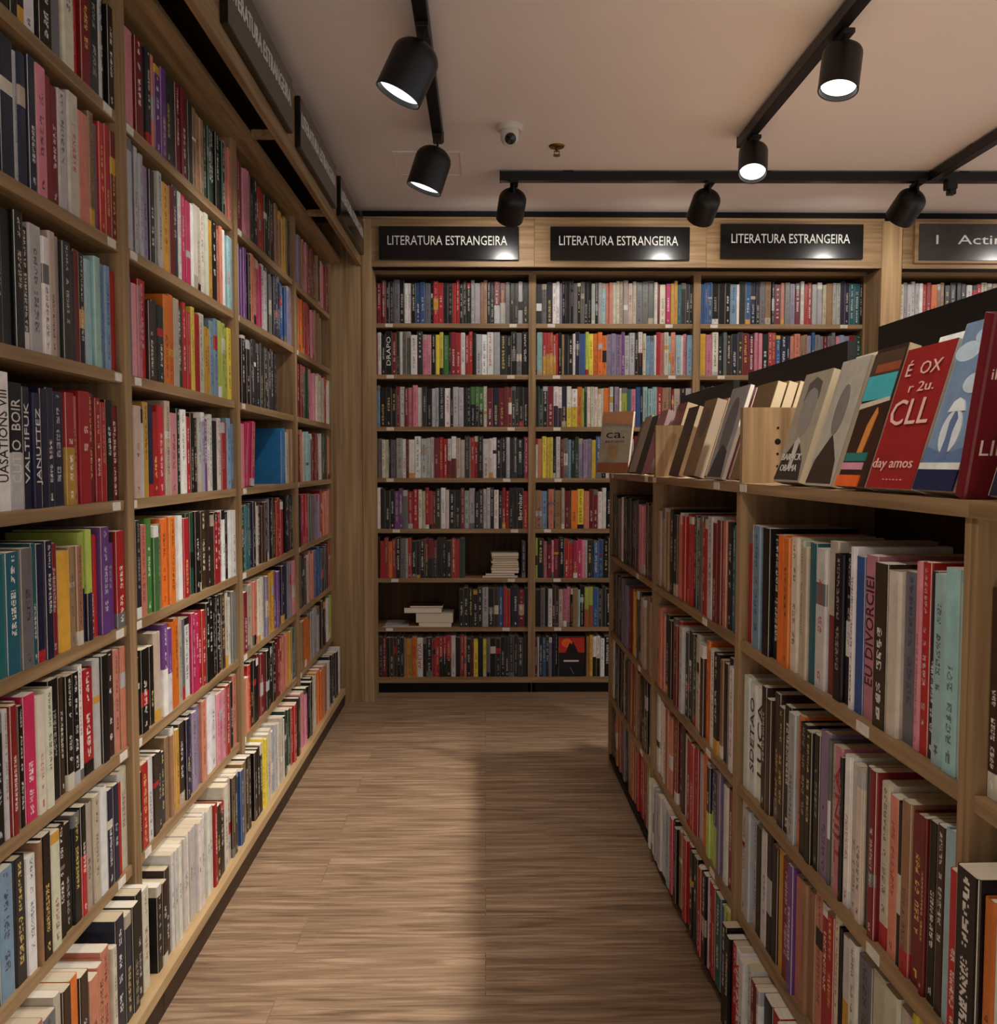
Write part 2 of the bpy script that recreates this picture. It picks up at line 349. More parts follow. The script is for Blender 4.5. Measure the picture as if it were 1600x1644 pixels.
sign((0.337, YP - 0.0005, 2.330), 0, 0.727, 0.172, 'black LITERATURA ESTRANGEIRA sign over the centre back bookcase', TXT)
sign((1.225, YP - 0.0005, 2.340), 0, 0.748, 0.180, 'black LITERATURA ESTRANGEIRA sign over the right back bookcase, beside the pillar', TXT)
sign((2.262, YP - 0.0005, 2.333), 0, 0.74, 0.190, 'smoky grey sign in a pale wood frame beyond the pillar', 'I   Actinsce', M_SIGNGREY, fit=0.5, lx=0.34, frame=True)
for y, lb in ((1.36, 'black sign on the left cornice, nearest and above the frame'), (2.26, 'black LITERATURA ESTRANGEIRA sign on the left cornice, large and cut by the top edge'),
              (3.125, 'black LITERATURA ESTRANGEIRA sign on the left cornice, middle one'), (3.975, 'black sign on the left cornice closest to the corner')):
    sign((-AF + 0.0005, y, 2.345), PI / 2, 0.745, 0.172, lb, TXT, fit=0.69)

# ------------------------------------------------------------------ track lights
def track(a, b, z, label):
    r = empty('light_track', (a[0], a[1], z)); tag(r, label, 'track light rail')
    dx, dy = b[0] - a[0], b[1] - a[1]; L = math.hypot(dx, dy); r.rotation_euler = (0, 0, math.atan2(dy, dx))
    MB().box(0, L, -0.021, 0.021, 0, 0.04).build('rail', M_BLKMETAL, r, bevel=0.002)
    MB().box(-0.012, 0.0, -0.022, 0.022, -0.001, 0.041).build('end_cap', M_BLKMETAL, r)
    for x in [v * 0.9 + 0.3 for v in range(int(L / 0.9) + 1) if v * 0.9 + 0.3 < L]:
        MB().box(x - 0.02, x + 0.02, -0.012, 0.012, 0.0405, ZCEIL - z).build('mount', M_BLKMETAL, r)
    return r
ZT = 2.552
track((-0.188, 3.66), (-0.172, -2.4), ZT, 'black ceiling light rail above the aisle, left one running to the back')
track((1.040, 3.70), (1.075, -2.4), ZT, 'black ceiling light rail on the right running diagonally in view')
track((0.076, 4.165), (3.9, 4.125), ZT, 'long black ceiling light rail crossing in front of the back wall')
track((2.03, 4.11), (2.07, 0.5), ZT, 'black ceiling light rail joining the crossing rail at far right')
def spot(p, axis, rad, length, power, label, angle=95, dome=True, group=None, col=None, blend=0.75):
    r = empty('spotlight', (p[0], p[1], ZT)); tag(r, label, 'spotlight', group)
    MB().box(-0.018, 0.018, -0.045, 0.045, -0.016, -0.0005).build('adapter', M_BLKMETAL, r, bevel=0.002)
    MB().box(-0.004, 0.004, -0.009, 0.009, -0.06, -0.016).build('arm', M_BLKMETAL, r)
    ax = Vector(axis).normalized(); rot = ax.to_track_quat('-Z', 'Y').to_euler()
    org = Vector((0, 0, -0.042)) 
    prof = []
    if dome:
        for k in range(9):
            a = PI / 2 * k / 8; prof.append((max(0.0005, rad * math.sin(a)), -rad * 0.75 * (1 - math.cos(a))))
    else:
        prof += [(0.0005, 0), (rad * 0.75, -0.001)] + [(rad * (0.75 + 0.25 * math.sin(PI / 2 * k / 4)), -rad * 0.3 * (1 - math.cos(PI / 2 * k / 4)) - 0.002) for k in range(1, 5)]
    prof += [(rad, -length), (rad - 0.004, -length), (rad - 0.006, -length + 0.022)]
    b = MB().lathe(prof, 40).build('lamp_body', M_BLKMETAL, r, smooth=True); b.location = org; b.rotation_euler = rot
    rf = MB().lathe([(rad - 0.0062, -length + 0.021), (rad - 0.014, -length + 0.016)], 40).build('reflector_ring', M_REFL, b, smooth=True)
    ln = MB().lathe([(rad - 0.008, -length + 0.014), (0.0005, -length + 0.010)], 40).build('lens', M_LENS, b)
    ld = bpy.data.lights.new('lamp', 'SPOT'); ld.energy = power; ld.color = col or LAMP_COL; ld.spot_size = math.radians(angle); ld.spot_blend = blend; ld.shadow_soft_size = rad * 0.5
    lo = bpy.data.objects.new('lamp', ld); COL.objects.link(lo); lo.parent = b; lo.location = (0, 0, -length - 0.006)
    return r
spot((-0.184, 2.72), (-0.44, 0.02, -0.9), 0.071, 0.17, P_SIDE, 'large black domed spotlight on the left rail, nearest in view')
spot((-0.188, 3.60), (-0.32, 0.03, -0.94), 0.071, 0.17, P_SIDE, 'black domed spotlight at the far end of the left rail')
spot((1.067, 2.74), (-0.16, -0.16, -0.96), 0.058, 0.135, P_CROSS, 'black cylindrical spotlight on the right diagonal rail, glowing, nearer one', 98, dome=False, blend=0.5)
spot((1.055, 3.60), (-0.14, -0.42, -0.88), 0.056, 0.125, P_CROSS, 'black cylindrical spotlight at the end of the right diagonal rail', 104, dome=False, blend=0.5)
spot((0.13, 4.16), (-0.12, 0.78, -0.62), 0.064, 0.150, P_BACK, 'black spotlight on the crossing rail, first beside its left end', 150)
spot((1.02, 4.15), (-0.12, 0.78, -0.62), 0.064, 0.150, P_BACK, 'black spotlight on the crossing rail, middle one above the centre sign', 150)
spot((1.965, 4.14), (-0.2, 0.78, -0.62), 0.066, 0.150, P_BACK, 'black spotlight on the crossing rail next to the rail junction', 150)
spot((2.9, 4.13), (0.1, 0.78, -0.62), 0.064, 0.150, P_BACK, 'black spotlight on the crossing rail beyond the right frame edge', 150)
spot((-0.181, 1.75), (-0.10, 0.42, -0.9), 0.071, 0.17, P_NEAR * 2.4, 'added unseen domed spotlight on the left rail, brightening the aisle floor', 56)  # unseen lamp, added and aimed to brighten the aisle floor
spot((-0.178, 0.45), (-0.40, 0.1, -0.9), 0.071, 0.17, P_NEAR, 'black domed spotlight on the left rail behind the camera')
spot((-0.180, 1.05), (0.46, 0.08, -0.88), 0.071, 0.17, P_NEAR, 'black domed spotlight on the left rail turned towards the island')
spot((1.07, 1.45), (-0.1, 0.2, -0.95), 0.058, 0.135, P_CROSS * 0.8, 'black cylindrical spotlight on the right rail above the island', 94, dome=False, blend=0.5)
spot((2.06, 2.6), (0.1, 0.0, -1), 0.066, 0.165, P_BOUNCE * 0.4, 'added unseen spotlight on the far right rail over the next aisle, for ceiling bounce', 120)  # this and the next four: unseen lamps added to bounce light onto the ceiling
spot((2.07, 1.2), (0.1, 0.0, -1), 0.066, 0.165, P_BOUNCE * 0.7, 'added unseen spotlight on the far right rail level with the camera, for ceiling bounce', 120, col=COOL)
spot((-0.177, -0.5), (0.0, -0.3, -1), 0.066, 0.165, P_BOUNCE * 1.5, 'added unseen spotlight on the left rail just behind the camera, for ceiling bounce', 74, col=COOL)
spot((1.075, -1.2), (0.0, 0.0, -1), 0.066, 0.165, P_BOUNCE, 'added unseen spotlight on the right rail well behind the camera, for ceiling bounce', 120, col=COOL)
spot((-0.173, -1.8), (0.0, 0.0, -1), 0.066, 0.165, P_BOUNCE, 'added unseen spotlight on the left rail well behind the camera, for ceiling bounce', 120, col=COOL)
j = empty('track_connector', (2.09, 4.09, ZT)); tag(j, 'small black connector box hanging under the rail junction', 'connector')
MB().box(-0.025, 0.025, -0.02, 0.02, -0.05, -0.0005).build('box', M_BLKMETAL, j, bevel=0.004)
MB().box(-0.012, 0.02, -0.018, 0.018, -0.072, -0.0505).build('plug', M_BLKMETAL, j, bevel=0.003)

# ceiling fittings
r = empty('security_camera', (0.095, 3.62, ZCEIL)); tag(r, 'white dome security camera on the ceiling', 'security camera')
MB().lathe([(0.0005, 0), (0.052, 0), (0.052, -0.012), (0.045, -0.02), (0.0005, -0.02)], 32).build('base', M_WHITE, r, smooth=True)
hd = MB().lathe([(0.03, -0.012), (0.036, -0.03), (0.036, -0.06), (0.030, -0.075), (0.024, -0.082), (0.0005, -0.084)], 32).build('housing', M_WHITE, r, smooth=True); hd.rotation_euler = (-0.35, 0, 0.0)
ey = MB().lathe([(0.0005, 0.0), (0.022, 0.0), (0.022, 0.012), (0.018, 0.018), (0.0005, 0.022)], 28).build('lens_window', M_GLASS, r, smooth=True); ey.rotation_euler = (PI / 2 + 0.35, 0, 0); ey.location = (0.0, -0.045 , -0.066)
ey.location = (0.002, -0.040, -0.062)
r = empty('sprinkler', (0.298, 3.84, ZCEIL)); tag(r, 'small brass fire sprinkler hanging from the ceiling', 'sprinkler')
MB().lathe([(0.0005, 0), (0.034, 0), (0.03, -0.006), (0.012, -0.008), (0.0005, -0.008)], 28).build('escutcheon', M_BRASS, r, smooth=True)
MB().lathe([(0.006, -0.008), (0.006, -0.024), (0.0005, -0.024)], 16).build('stem', M_BRASS, r, smooth=True)
MB().lathe([(0.0005, -0.038), (0.015, -0.038), (0.015, -0.0405), (0.0005, -0.0405)], 20).build('deflector', M_BRASS, r)
fr = MB(); fr.box(-0.012, -0.009, -0.002, 0.002, -0.038, -0.02); fr.box(0.009, 0.012, -0.002, 0.002, -0.038, -0.02); fr.box(-0.012, 0.012, -0.002, 0.002, -0.022, -0.02); fr.build('yoke', M_BRASS, r)
r = empty('access_hatch', (-0.25, 4.07, ZCEIL)); tag(r, 'faint square access hatch flush in the ceiling behind the left rail', 'ceiling hatch')
MB().box(-0.135, 0.135, -0.145, 0.145, -0.002, 0).build('hatch_panel', M_CEIL, r)
fr = MB(); fr.box(-0.15, 0.15, -0.16, -0.148, -0.004, 0); fr.box(-0.15, 0.15, 0.148, 0.16, -0.004, 0); fr.box(-0.15, -0.138, -0.148, 0.148, -0.004, 0); fr.box(0.138, 0.15, -0.148, 0.148, -0.004, 0)
fr.build('hatch_frame', M_CEIL, r)

# ------------------------------------------------------------------ books
PAL = {  # letter: (name, rgb)
 'k': ('black', (13, 12, 14)), 'n': ('navy', (24, 30, 62)), 'b': ('blue', (44, 92, 158)), 'B': ('light blue', (120, 158, 190)),
 'c': ('pale aqua', (150, 196, 200)), 't': ('teal', (22, 98, 108)), 'g': ('green', (66, 128, 52)), 'G': ('dark green', (26, 62, 48)),
 'l': ('lime green', (176, 198, 70)), 'y': ('yellow', (232, 206, 44)), 'm': ('mustard', (218, 158, 42)), 'o': ('orange', (236, 112, 24)),
 'O': ('rust orange', (168, 86, 44)), 'r': ('red', (190, 26, 32)), 'R': ('dark red', (128, 20, 28)), 'p': ('pink', (222, 130, 148)),
 'P': ('magenta', (208, 30, 92)), 'v': ('purple', (112, 58, 140)), 'V': ('lilac grey', (140, 126, 160)), 'w': ('white', (226, 224, 220)),
 'W': ('cream', (212, 204, 182)), 's': ('light grey', (182, 182, 184)), 'e': ('grey', (110, 110, 112)), 'E': ('dark grey', (42, 43, 47)),
 'd': ('dark brown', (60, 38, 28)), 'D': ('tan', (158, 118, 78)), 'u': ('beige', (184, 166, 144)), 'a': ('salmon', (214, 126, 100))}
PAL['i'] = ('ivory', (214, 208, 198))
PAL['x'] = ('cerulean blue', (34, 120, 190))
def _mute(c):
    g = 0.3 * c[0] + 0.5 * c[1] + 0.2 * c[2]; return tuple((v * 0.86 + g * 0.14) * 0.95 for v in c)
PAL = {k: (n, _mute(c)) for k, (n, c) in PAL.items()}
DARK = set('kntGrRPvEdbgOx')
def jit(c, a=0.10):
    f = 1 + random.uniform(-a, a); return lin([max(4, min(245, v * f + random.uniform(-5, 5))) for v in c])

def book_geom(w, h, d, ch, lo=None, band=None, text=True, hard=None, mid=False):
    """verts, faces, is_page, attributes, uvs of one closed book; spine on y=0 centred on x, +y into the shelf"""
    if hard is None: hard = random.random() < 0.22
    ct = 0.0022 if hard else 0.0008; ov = 0.003 if hard else 0.0002
    rd = min(w * 0.22, 0.004)
    V, Fc, pg, at, UV = [], [], [], [], []
    base = jit(PAL[ch][1])
    dark = ch in DARK
    acc = random.choice([(232, 228, 220)] * 4 + [(222, 196, 110), (190, 190, 196), (160, 156, 150)]) if dark else random.choice([(26, 24, 26)] * 4 + [(120, 34, 36), (30, 44, 92), (70, 60, 50)])
    if ch in 'wW' and random.random() < .3: acc = (170, 26, 34)
    acc = lin(acc)
    b0 = b1 = 2.0; bc = base
    if lo: b0, b1, bc = -0.1, random.uniform(0.42, 0.56), jit(PAL[lo][1])
    elif band is None and random.random() < 0.26:
        q = random.random(); bc = lin(PAL[random.choice('kwwWrseum' if not dark else 'wWsrkume')][1])
        if q < .35: b0, b1 = -0.1, random.uniform(0.08, 0.16)
        elif q < .6: b0, b1 = random.uniform(.84, .92), 1.1
        elif q < .8: b0, b1 = .32, .32 + random.uniform(.05, .3)
        else: b0, b1 = .6, .6 + random.uniform(.03, .2)
    seed = random.uniform(0, 90)
    s0 = random.choice([.14, .2, .3, .38]); s1 = min(.94, s0 + random.uniform(.28, .5))
    n1 = max(3, (s1 - s0) * h / (max(w, .008) * random.choice([.3, .38, .5])))
    if random.random() < .5: a0, a1 = (s1 + .04, .97) if s1 < .8 else (.04, max(.06, s0 - .03))
    else: a0, a1 = .035, .035 + min(.6 * w / h, .09)
    n3 = max(1.01, (a1 - a0) * h / (max(w, .008) * .4))
    if a0 < .04 and a1 < .14: n3 = 1.0
    if random.random() < .2: text = False
    if mid: text = True; acc = lin((70, 66, 62)); s0, s1, n1, a0, a1, n3 = .42, .60, 3.0, .88, .9, 1.0
    if not text: s0 = s1 = 3; a0 = a1 = 3
    par = ((s0, s1, n1), (b0, b1, seed), (a0, a1, n3))
    nul = ((3, 4, 3), (b0, b1, seed), (3, 4, 3)) if lo or b1 > 1 or b0 < 0 else ((3, 4, 3), (3, 4, seed), (3, 4, 3))
    # cover wrap profile
    hw = w / 2
    out = [(-hw, d), (-hw, rd), (-hw + rd * .35, rd * .3), (-hw + rd, 0), (hw - rd, 0), (hw - rd * .35, rd * .3), (hw, rd), (hw, d)]
    inn = [(-hw + ct, d), (-hw + ct, rd + ct * .5), (-hw + ct, rd + ct * .5), (-hw + rd, ct), (hw - rd, ct), (hw - ct, rd + ct * .5), (hw - ct, rd + ct * .5), (hw - ct, d)]
    n = len(out)
    for z in (0, h):
        V += [(x, y, z) for x, y in out]; V += [(x, y, z) for x, y in inn]
    def o(i, t): return t * 2 * n + i
    def q(i, t): return t * 2 * n + n + i
    def add(f, p, a, uv): Fc.append(f); pg.append(p); at.append((base if not p else None, a)); UV.append(uv)
    for i in range(n - 1):
        spine = 1 <= i <= 5
        u0 = (out[i][0] + hw) / w; u1 = (out[i + 1][0] + hw) / w
        add([o(i, 0), o(i + 1, 0), o(i + 1, 1), o(i, 1)], False, par if spine else nul, [(u0, 0), (u1, 0), (u1, 1), (u0, 1)])
        add([q(i + 1, 0), q(i, 0), q(i, 1), q(i + 1, 1)], False, nul, [(0, 0.3)] * 4)
        add([o(i + 1, 0), o(i, 0), q(i, 0), q(i + 1, 0)], False, nul, [(0, 0.01)] * 4)
        add([o(i, 1), o(i + 1, 1), q(i + 1, 1), q(i, 1)], False, nul, [(0, 0.99)] * 4)
    add([o(0, 0), o(0, 1), q(0, 1), q(0, 0)], False, nul, [(0, 0.5)] * 4)
    add([o(n - 1, 1), o(n - 1, 0), q(n - 1, 0), q(n - 1, 1)], False, nul, [(0, 0.5)] * 4)
    b = len(V); e = 0.0001
    x0, x1, y0, y1, z0, z1 = -hw + ct + e, hw - ct - e, max(ct, 0.0012) + e, d - ov - 0.0003, ov, h - ov
    V += [(x0, y0, z0), (x1, y0, z0), (x1, y1, z0), (x0, y1, z0), (x0, y0, z1), (x1, y0, z1), (x1, y1, z1), (x0, y1, z1)]
    pc = lin(random.choice([(226, 214, 190), (218, 204, 176), (232, 224, 206), (206, 190, 160)]))
    for f in ((3, 2, 1, 0), (4, 5, 6, 7), (0, 1, 5, 4), (1, 2, 6, 5), (2, 3, 7, 6), (3, 0, 4, 7)):
        Fc.append([b + k for k in f]); pg.append(True); at.append((pc, nul)); UV.append([(0, 0)] * 4)
    return V, Fc, pg, at, UV, base, acc, bc, pc
def mesh_from(name, parts, mats):
    """parts: list of (verts, faces, matidx, base, acc, band, par, uv)"""
    me = bpy.data.meshes.new(name)
    V, Fc, MI, BA, AC, BD, P1, P2, P3, UVs = [], [], [], [], [], [], [], [], [], []
    for (v, fs) in parts:
        o = len(V); V += v
        for (f, mi, ba, ac, bd, par, uv) in fs:
            Fc.append([o + k for k in f]); MI.append(mi); BA += ba; AC += ac; BD += bd; P1 += par[0]; P2 += par[1]; P3 += par[2]
            for t in uv: UVs += t
    me.from_pydata(V, [], Fc)
    for m in mats: me.materials.append(m)
    me.polygons.foreach_set('material_index', MI)
    for n, dat, ty, fld in (('base', BA, 'FLOAT_COLOR', 'color'), ('acc', AC, 'FLOAT_COLOR', 'color'), ('band', BD, 'FLOAT_COLOR', 'color'),
                            ('par1', P1, 'FLOAT_VECTOR', 'vector'), ('par2', P2, 'FLOAT_VECTOR', 'vector'), ('par3', P3, 'FLOAT_VECTOR', 'vector')):
        a = me.attributes.new(n, ty, 'FACE'); a.data.foreach_set(fld, dat)
    uvl = me.uv_layers.new(name='uv'); uvl.data.foreach_set('uv', UVs)
    me.update(); return me
def split(g, xf=None):
    V, Fc, pg, at, UV, base, acc, bc, pc = g
    res = []
    for want in (False, True):
        idx = sorted({k for f, p in zip(Fc, pg) if p == want for k in f}); mp = {k: i for i, k in enumerate(idx)}
        v = [V[k] for k in idx]
        if xf is not None: v = [tuple(xf @ Vector(k)) for k in v]
        fs = [([mp[k] for k in f], int(want), a[0] if a[0] else base, acc, bc, a[1], uv) for f, p, a, uv in zip(Fc, pg, at, UV) if p == want]
        res.append((v, fs))
    return res
def make_book(g, loc, rot, label, group=None, name='book'):
    cv, pgs = split(g)
    r = empty(name, loc, rot); tag(r, label, 'book', group)
    me = mesh_from('cover', [cv], [M_COVER]); o = bpy.data.objects.new('cover', me); COL.objects.link(o); o.parent = r
    pf = [(f, 0, ba, ac, bd, par, uv) for (f, mi, ba, ac, bd, par, uv) in pgs[1]]
    me = mesh_from('page_block', [(pgs[0], pf)], [M_PAGE]); p = bpy.data.objects.new('page_block', me); COL.objects.link(p); p.parent = r
    return r, o

# projection (only used to rank which books show largest)
def project(P):
    v = cam.matrix_world.inverted() @ Vector(P)
    if v.z > -0.05: return None
    return (800 + F_PX * v.x / -v.z, 822 - F_PX * v.y / -v.z)

TOK = re.compile(r'([a-zA-Z_])(?:/([a-zA-Z]))?([+\-<>=]*)(\d+)')
BOOKS = []   # dicts
def row(s, px_of, t0, t1, place, shelf_z, where, hm, gap, rec=0.02, rz=0.0, lim=None, count_right=False, hidden=False, hs=0.011):
    """s: tokens in picture order; px_of(t) maps bay coordinate to picture x; place(t, rec) -> xy"""
    tk = TOK.findall(s); tot = sum(int(x[3]) for x in tk); xa, xb = px_of(t0), px_of(t1)
    def inv(x):
        lo, hi = t0, t1
        for _ in range(40):
            mid = (lo + hi) / 2
            if px_of(mid) < x: lo = mid
            else: hi = mid
        return mid
    acc = 0; items = []
    for ch, lo, mod, wd in tk:
        wd = int(wd); a = inv(xa + (xb - xa) * acc / tot); acc += wd; b = inv(xa + (xb - xa) * acc / tot)
        if ch == '_': items.append(None); continue
        w = abs(b - a)
        parts = 1
        lim_w = 0.036 if rz == 0.0 else 0.048
        if w > lim_w: parts = int(math.ceil(w / (lim_w * 0.9)))
        for k in range(parts):
            h = hm + (0.004 if '=' in mod else random.uniform(-hs, hs))
            if '+' in mod: h += 0.014
            if '-' in mod: h -= 0.028
            h = min(h, gap - 0.006)
            items.append(dict(ch=ch, plain='=' in mod, lo=lo or None, t=a + (b - a) * (k + .5) / parts, w=w / parts * 0.985, h=h, rec=rec + random.uniform(-0.004, 0.007),
                              lean=(0.13 if '>' in mod else (-0.10 if '<' in mod else 0)), place=place, z=shelf_z, rz=rz, where=where, right=count_right, hidden=hidden, row=id(tk)))
    prev = None
    its = [x for x in items]
    for k, it in enumerate(its):
        if it is None: continue
        it['L'] = its[k - 1] if k > 0 else 'end'; it['R'] = its[k + 1] if k + 1 < len(its) else 'end'; it['mates'] = its
        BOOKS.append(it)
def rnd_row(n): return ' '.join('%s%d' % (random.choice('kkkknEEeswwWWrrRRpbGDdumoaV'), random.randint(3, 7)) for _ in range(n))

# ---- left wall rows, shelf by shelf from the top; widths are relative
LEFT = [
 ["k8 k8 w7 k7 e6 W6 r4 R5 E5 w2 k6", "n5 n8 s2 n9 p6 R9 s5 W6 a6 D3 e4 r3 r3 R3", "k4 k7 k5 k4 s7 w4 u7 E9 R3 k3 c7 B6 r4-", "k3 w+8 k/s8 n8 n9 n6 r/m5 a3 r6 R4 r6 k4 R4",
  "t8 t8 e7 t3 n9 R4 m-7 D-7 l/n3 l/n3 r3 r2 v5 v4 r5", "k6- s3- R4- D2 k3 P7- W9 k6 d3 k8 w3 r6 s4+ k4+ d4+ a6+", "k5- B8 E6 w5 D2 k5 W5 k4 k4 k4 k/r3 u7+ w4 n3+ n3 r2 W4+", "k4- k6- r6- a7- e6- W3- d4- o4- d4- a-11 W-2 n4 n3 k3 k3 W3+"],
 ["c4 p4 R4 E5 a3 v6 E5 R5 E5 D6 G4 k2 k2 G3 a3", "s+5 e+3 s+5 V3 E3 s5 m4 R3 E3 w2 P5 w2 W10 m2 k3 a3 w3 c3", "b4 p5 r4 d-3 E-6 o6 u3 G3 r4 y2 r3 W3 m-4 B4 l4 l2 y2", "r3 u5 s3 m3 n3 r7 u+3 p4 k2 w5 r2 k4 s4 v2 w4 k3 w2 r4 B4",
  "E6 a4 g6 D3 o7 w5 r3 G4 k5 d3 d3 r4 w3 k2 w4", "k-4 k-4 k-5 u4 v/w5 o5 u2 e2 w3 P4 r4 k+4 k+3 k+3 d2 W3+ e3+", "k-3 r-4 w-3 d-3 E-5 D4 m4 d3 n4 V5 a4 w5 p5 r2 k3 a2", "k-3 k-3 d-3 i=2 i=2 i=2 i=2 i=2 i=2 i=2 i=2 i=2 i=2 i=2 i=2 i=2 r2- k-5 W+5 d3 b4 D3 k3"],
 ["R4 p4 k3 r4 k5 D3 m3 k2", "W2 v4 k2 a3 P3 w3 e3 n3 b4 V3", "a2 k4- E3- E3- E3- E2- _7", "p3 P>3 _11 x2 W1 D2", "G2 t3 n2 W2 d3 V2 k2 r3 k2 E3", "R-3 u2 a3 W2 V2 m3 v2 n4 V2 p1+", "a-3 r1- k3- R3 k4 R2 a3 m2 t1", "k4- y2 W3 s3 W3 G4 r2 d2 p4+"],
 ["V3 D2 p2 R3 D2 d1 p2 R2", "D2 o2 r3 n1 p2 D3 _4", "w1 R3 G3 p4 W4 r1 w2", "R2 a1 W1 c3 R3 s1 G3 a1", "k2 P2 r2 e3 V3 r2 a4", "k2 E3 W1 a2 p1 b3 n3 r2+", "D2- o3- s4 d3 w1 l1+", "k3- W2 o3 a3 w1 n3 k2 w2+"]]
for i in range(4):
    for k in range(8):
        pull = 0.045 if k == 7 else 0
        rec = 0.010 - pull
        X = -A_L - rec
        def pxf(t, X=X, z=ZS[k] + 0.1): return project((X, t, z))[0]
        def plc(t, rc): return (-A_L - rc, t)
        y0 = YL[i] + 0.0205; y1 = YL[i] + WL - 0.0205
        gap = (ZS[k - 1] - 0.024 - ZS[k]) if k else HB - ZS[0]
        hm = [0.222, 0.226, 0.222, 0.216, 0.218, 0.222, 0.222, 0.235][k]
        if i == 0:
            # picture rows start at the frame edge; continue the row out of frame
            lo, hi = y0, y1
            for _ in range(40):
                mid = (lo + hi) / 2
                if pxf(mid) < -8: lo = mid
                else: hi = mid
            row(rnd_row(9), pxf, y0, mid, plc, ZS[k], 'x', hm, gap, rec, PI / 2, hidden=True)
            y0 = mid
        row(LEFT[i][k], pxf, y0, y1, plc, ZS[k], (ORD[k] + ' shelf', lefts[i]), hm, gap, rec, PI / 2, count_right=(i == 0))
# ---- back wall rows
BACK = [
 ["E-4 R8 k3 E4 e5 k4 w6+ k4 b4 b4 e5 k2 r9+ k4 k4 r6+ k6 k4 s3 s5 D6 k6 R/s5 R/s5 e4 k7- s4 E5", "R5 w3 k4 k6 R4 E3 w3 e7- w6 E5 p4 p4 k4 y7 g5 E2 r9 w4 r7+ k3 s5 w5- w6- s6 E6 k9 e5 k6",
  "B6 k5 k5 k4 R3 w4 R3 p8 w4 E4 k4 s6 E5 w5 k2 s9 k6 g/k4 g/k3 g/k4 W3- R5 n5 R5 R6 E6 k4 k4", "k4 e3 W6- k1 e5 s5 w3 R2 w5 w5 s5 s6 R4 r7+ w/R3 w/R4 W7 E4 D1 r6 k4 w5 w6 k4 k4 s3 E6 E5 k1 P3",
  "w6 k8 k4 v7 e4 r9 W6 r6- R3- E4 w4 w3- k5- k5 R3 s4 s5 E7 s6 k3 w4 k3 r6- k7 k5 r4", "k5 r7 o3- r3- k4 e4 s2 r3 k4 k3 k4 R/k3 R/k4 R/k3 k4 k4 k4 r7 G4 _47 E3 _2", "_73 k4 k4 k4 k4 k4 s5 k5 d4 b4 r6 k2 n5 R5 k3",
  "k4 d3 R3 k3 d6+ k6 D2 m5 o4 w5 k3 k5 r6 r/k3 r/k3 r/k4 w4 k4 r3 a2- k4 R2 y4- k4 y3 e3 k5 k4 k4 E3 E4 E4 E4 E4"],
 ["E5 e4 E5 w6 V2- k3- k4- k3- e3- k3- e3- k3- k3- s3- k3- s3 c3 a6 W6+ u3 u4 u4 u3 e5- e5- e5- w3 R2- W5- P4 m6 t3- E4 E3 k3", "k1 c5- r/m3 r/m3 r/m3 r/m3 r2 k3 D2 k8 w2 n4 b5 l3 y4 o4 o4 o4 V4 V4 V5 v3 s4 s5 k3- w/k4- W3 B7 w2- r4 a3 W4 c2 a4 c5 W2 p3 B5",
  "k3 G3 k4 R5 w/n4 w/n3 n4 w/y4 w/y5 o4- l2- G2- W3- W3- W3- W3- W2- o5 w3 k1 V4 W2- l5- t3- p4- b4- k2 c4 c4 c4 r4 D5 D3 R2 u5 k5 s5", "W2 a4 y4 y3 y3 k3 w4 R3 e4 B3 G7 V4 V4 V4 y4 b5 k4 w4 r4 n5 e4 k4 s5 R5 w6 k5 b4 m4 k5 w5 E5 r5 u4 k5",
  "D6- B5 k1 a5 k1 D6- u3 R5 k1 o6 y6 a5 R4- R4- w8 k9 r6 W5 n5 e5 b6 k5 w4 r5 E5 m4 k6 n6 s7", "l2 k6 p3- R4- p2- R5- k5 r8 P8- p3 s2 E5 k1 b9 k5 w6 R5 E6 n5 u5 k6 w5 e5 r6 k7 D5 w6 k8", "k5 e4 k3 w4 d3 d3 u4 p7 k2 D5 c2 k4 l/O8 b5 E7 k5 r6 w5 k6 E5 D6 k6 v4 w5 r5 s6 k6 n6 u7",
  "R2 s2 n3 b3 n3 V3 n3 k2 _27 D3 m3 w/k7 w4 k6 r6 W5 n6 e5 b6 k6 s5 r6 k7 w5 E6 d5 k5"],
 ["b3 b3 b3 k5 k5 k4 B5 w2 E5 b4 n4 k3 e4 D5 k2 R5 a3 e4 V4 R4 w3 r6 s4 s4 u3 D5 s3 s3 n7 t8 k2", "m5 p5 W5 E4 e3 d4 n5 E4 R5 R5 p6 k5- r6 b4 n5 n3 a3 a5 D6 V3 b3 e4 e3 R3 e4 e3 p3 B4 V4 R5 G5", "k4 p3 w8 k5 k9 w9 k6 e6 n6 r5 k5 w5"] + [rnd_row(24) for _ in range(5)],
 ["R3 p3 W2 s4 s4 w2 r4 o3 D4 k6 E5 w3 r5 W3 u8 s8 k8 b8 r6"] + [rnd_row(24) for _ in range(7)]]
backn = ['left back-wall bookcase', 'centre back-wall bookcase', 'right back-wall bookcase', 'far right back-wall bookcase']
for i in range(4):
    for k in range(8):
        def pxf(t): return project((t, D_B + .01, ZC))[0]
        def plc(t, rc): return (t, D_B + rc)
        gap = (ZS[k - 1] - 0.024 - ZS[k]) if k else HB - ZS[0]
        hm = [0.224, 0.224, 0.216, 0.220, 0.216, 0.212, 0.216, 0.222][k]
        hid = (i == 3 and k > 0) or (i == 2 and k > 2)
        row(BACK[i][k], pxf, XB[i] + 0.0205, XB[i] + WB[i] - 0.0205, plc, ZS[k], (ORD[k] + ' shelf', backn[i]), hm, gap, 0.012, 0.0, hidden=hid)
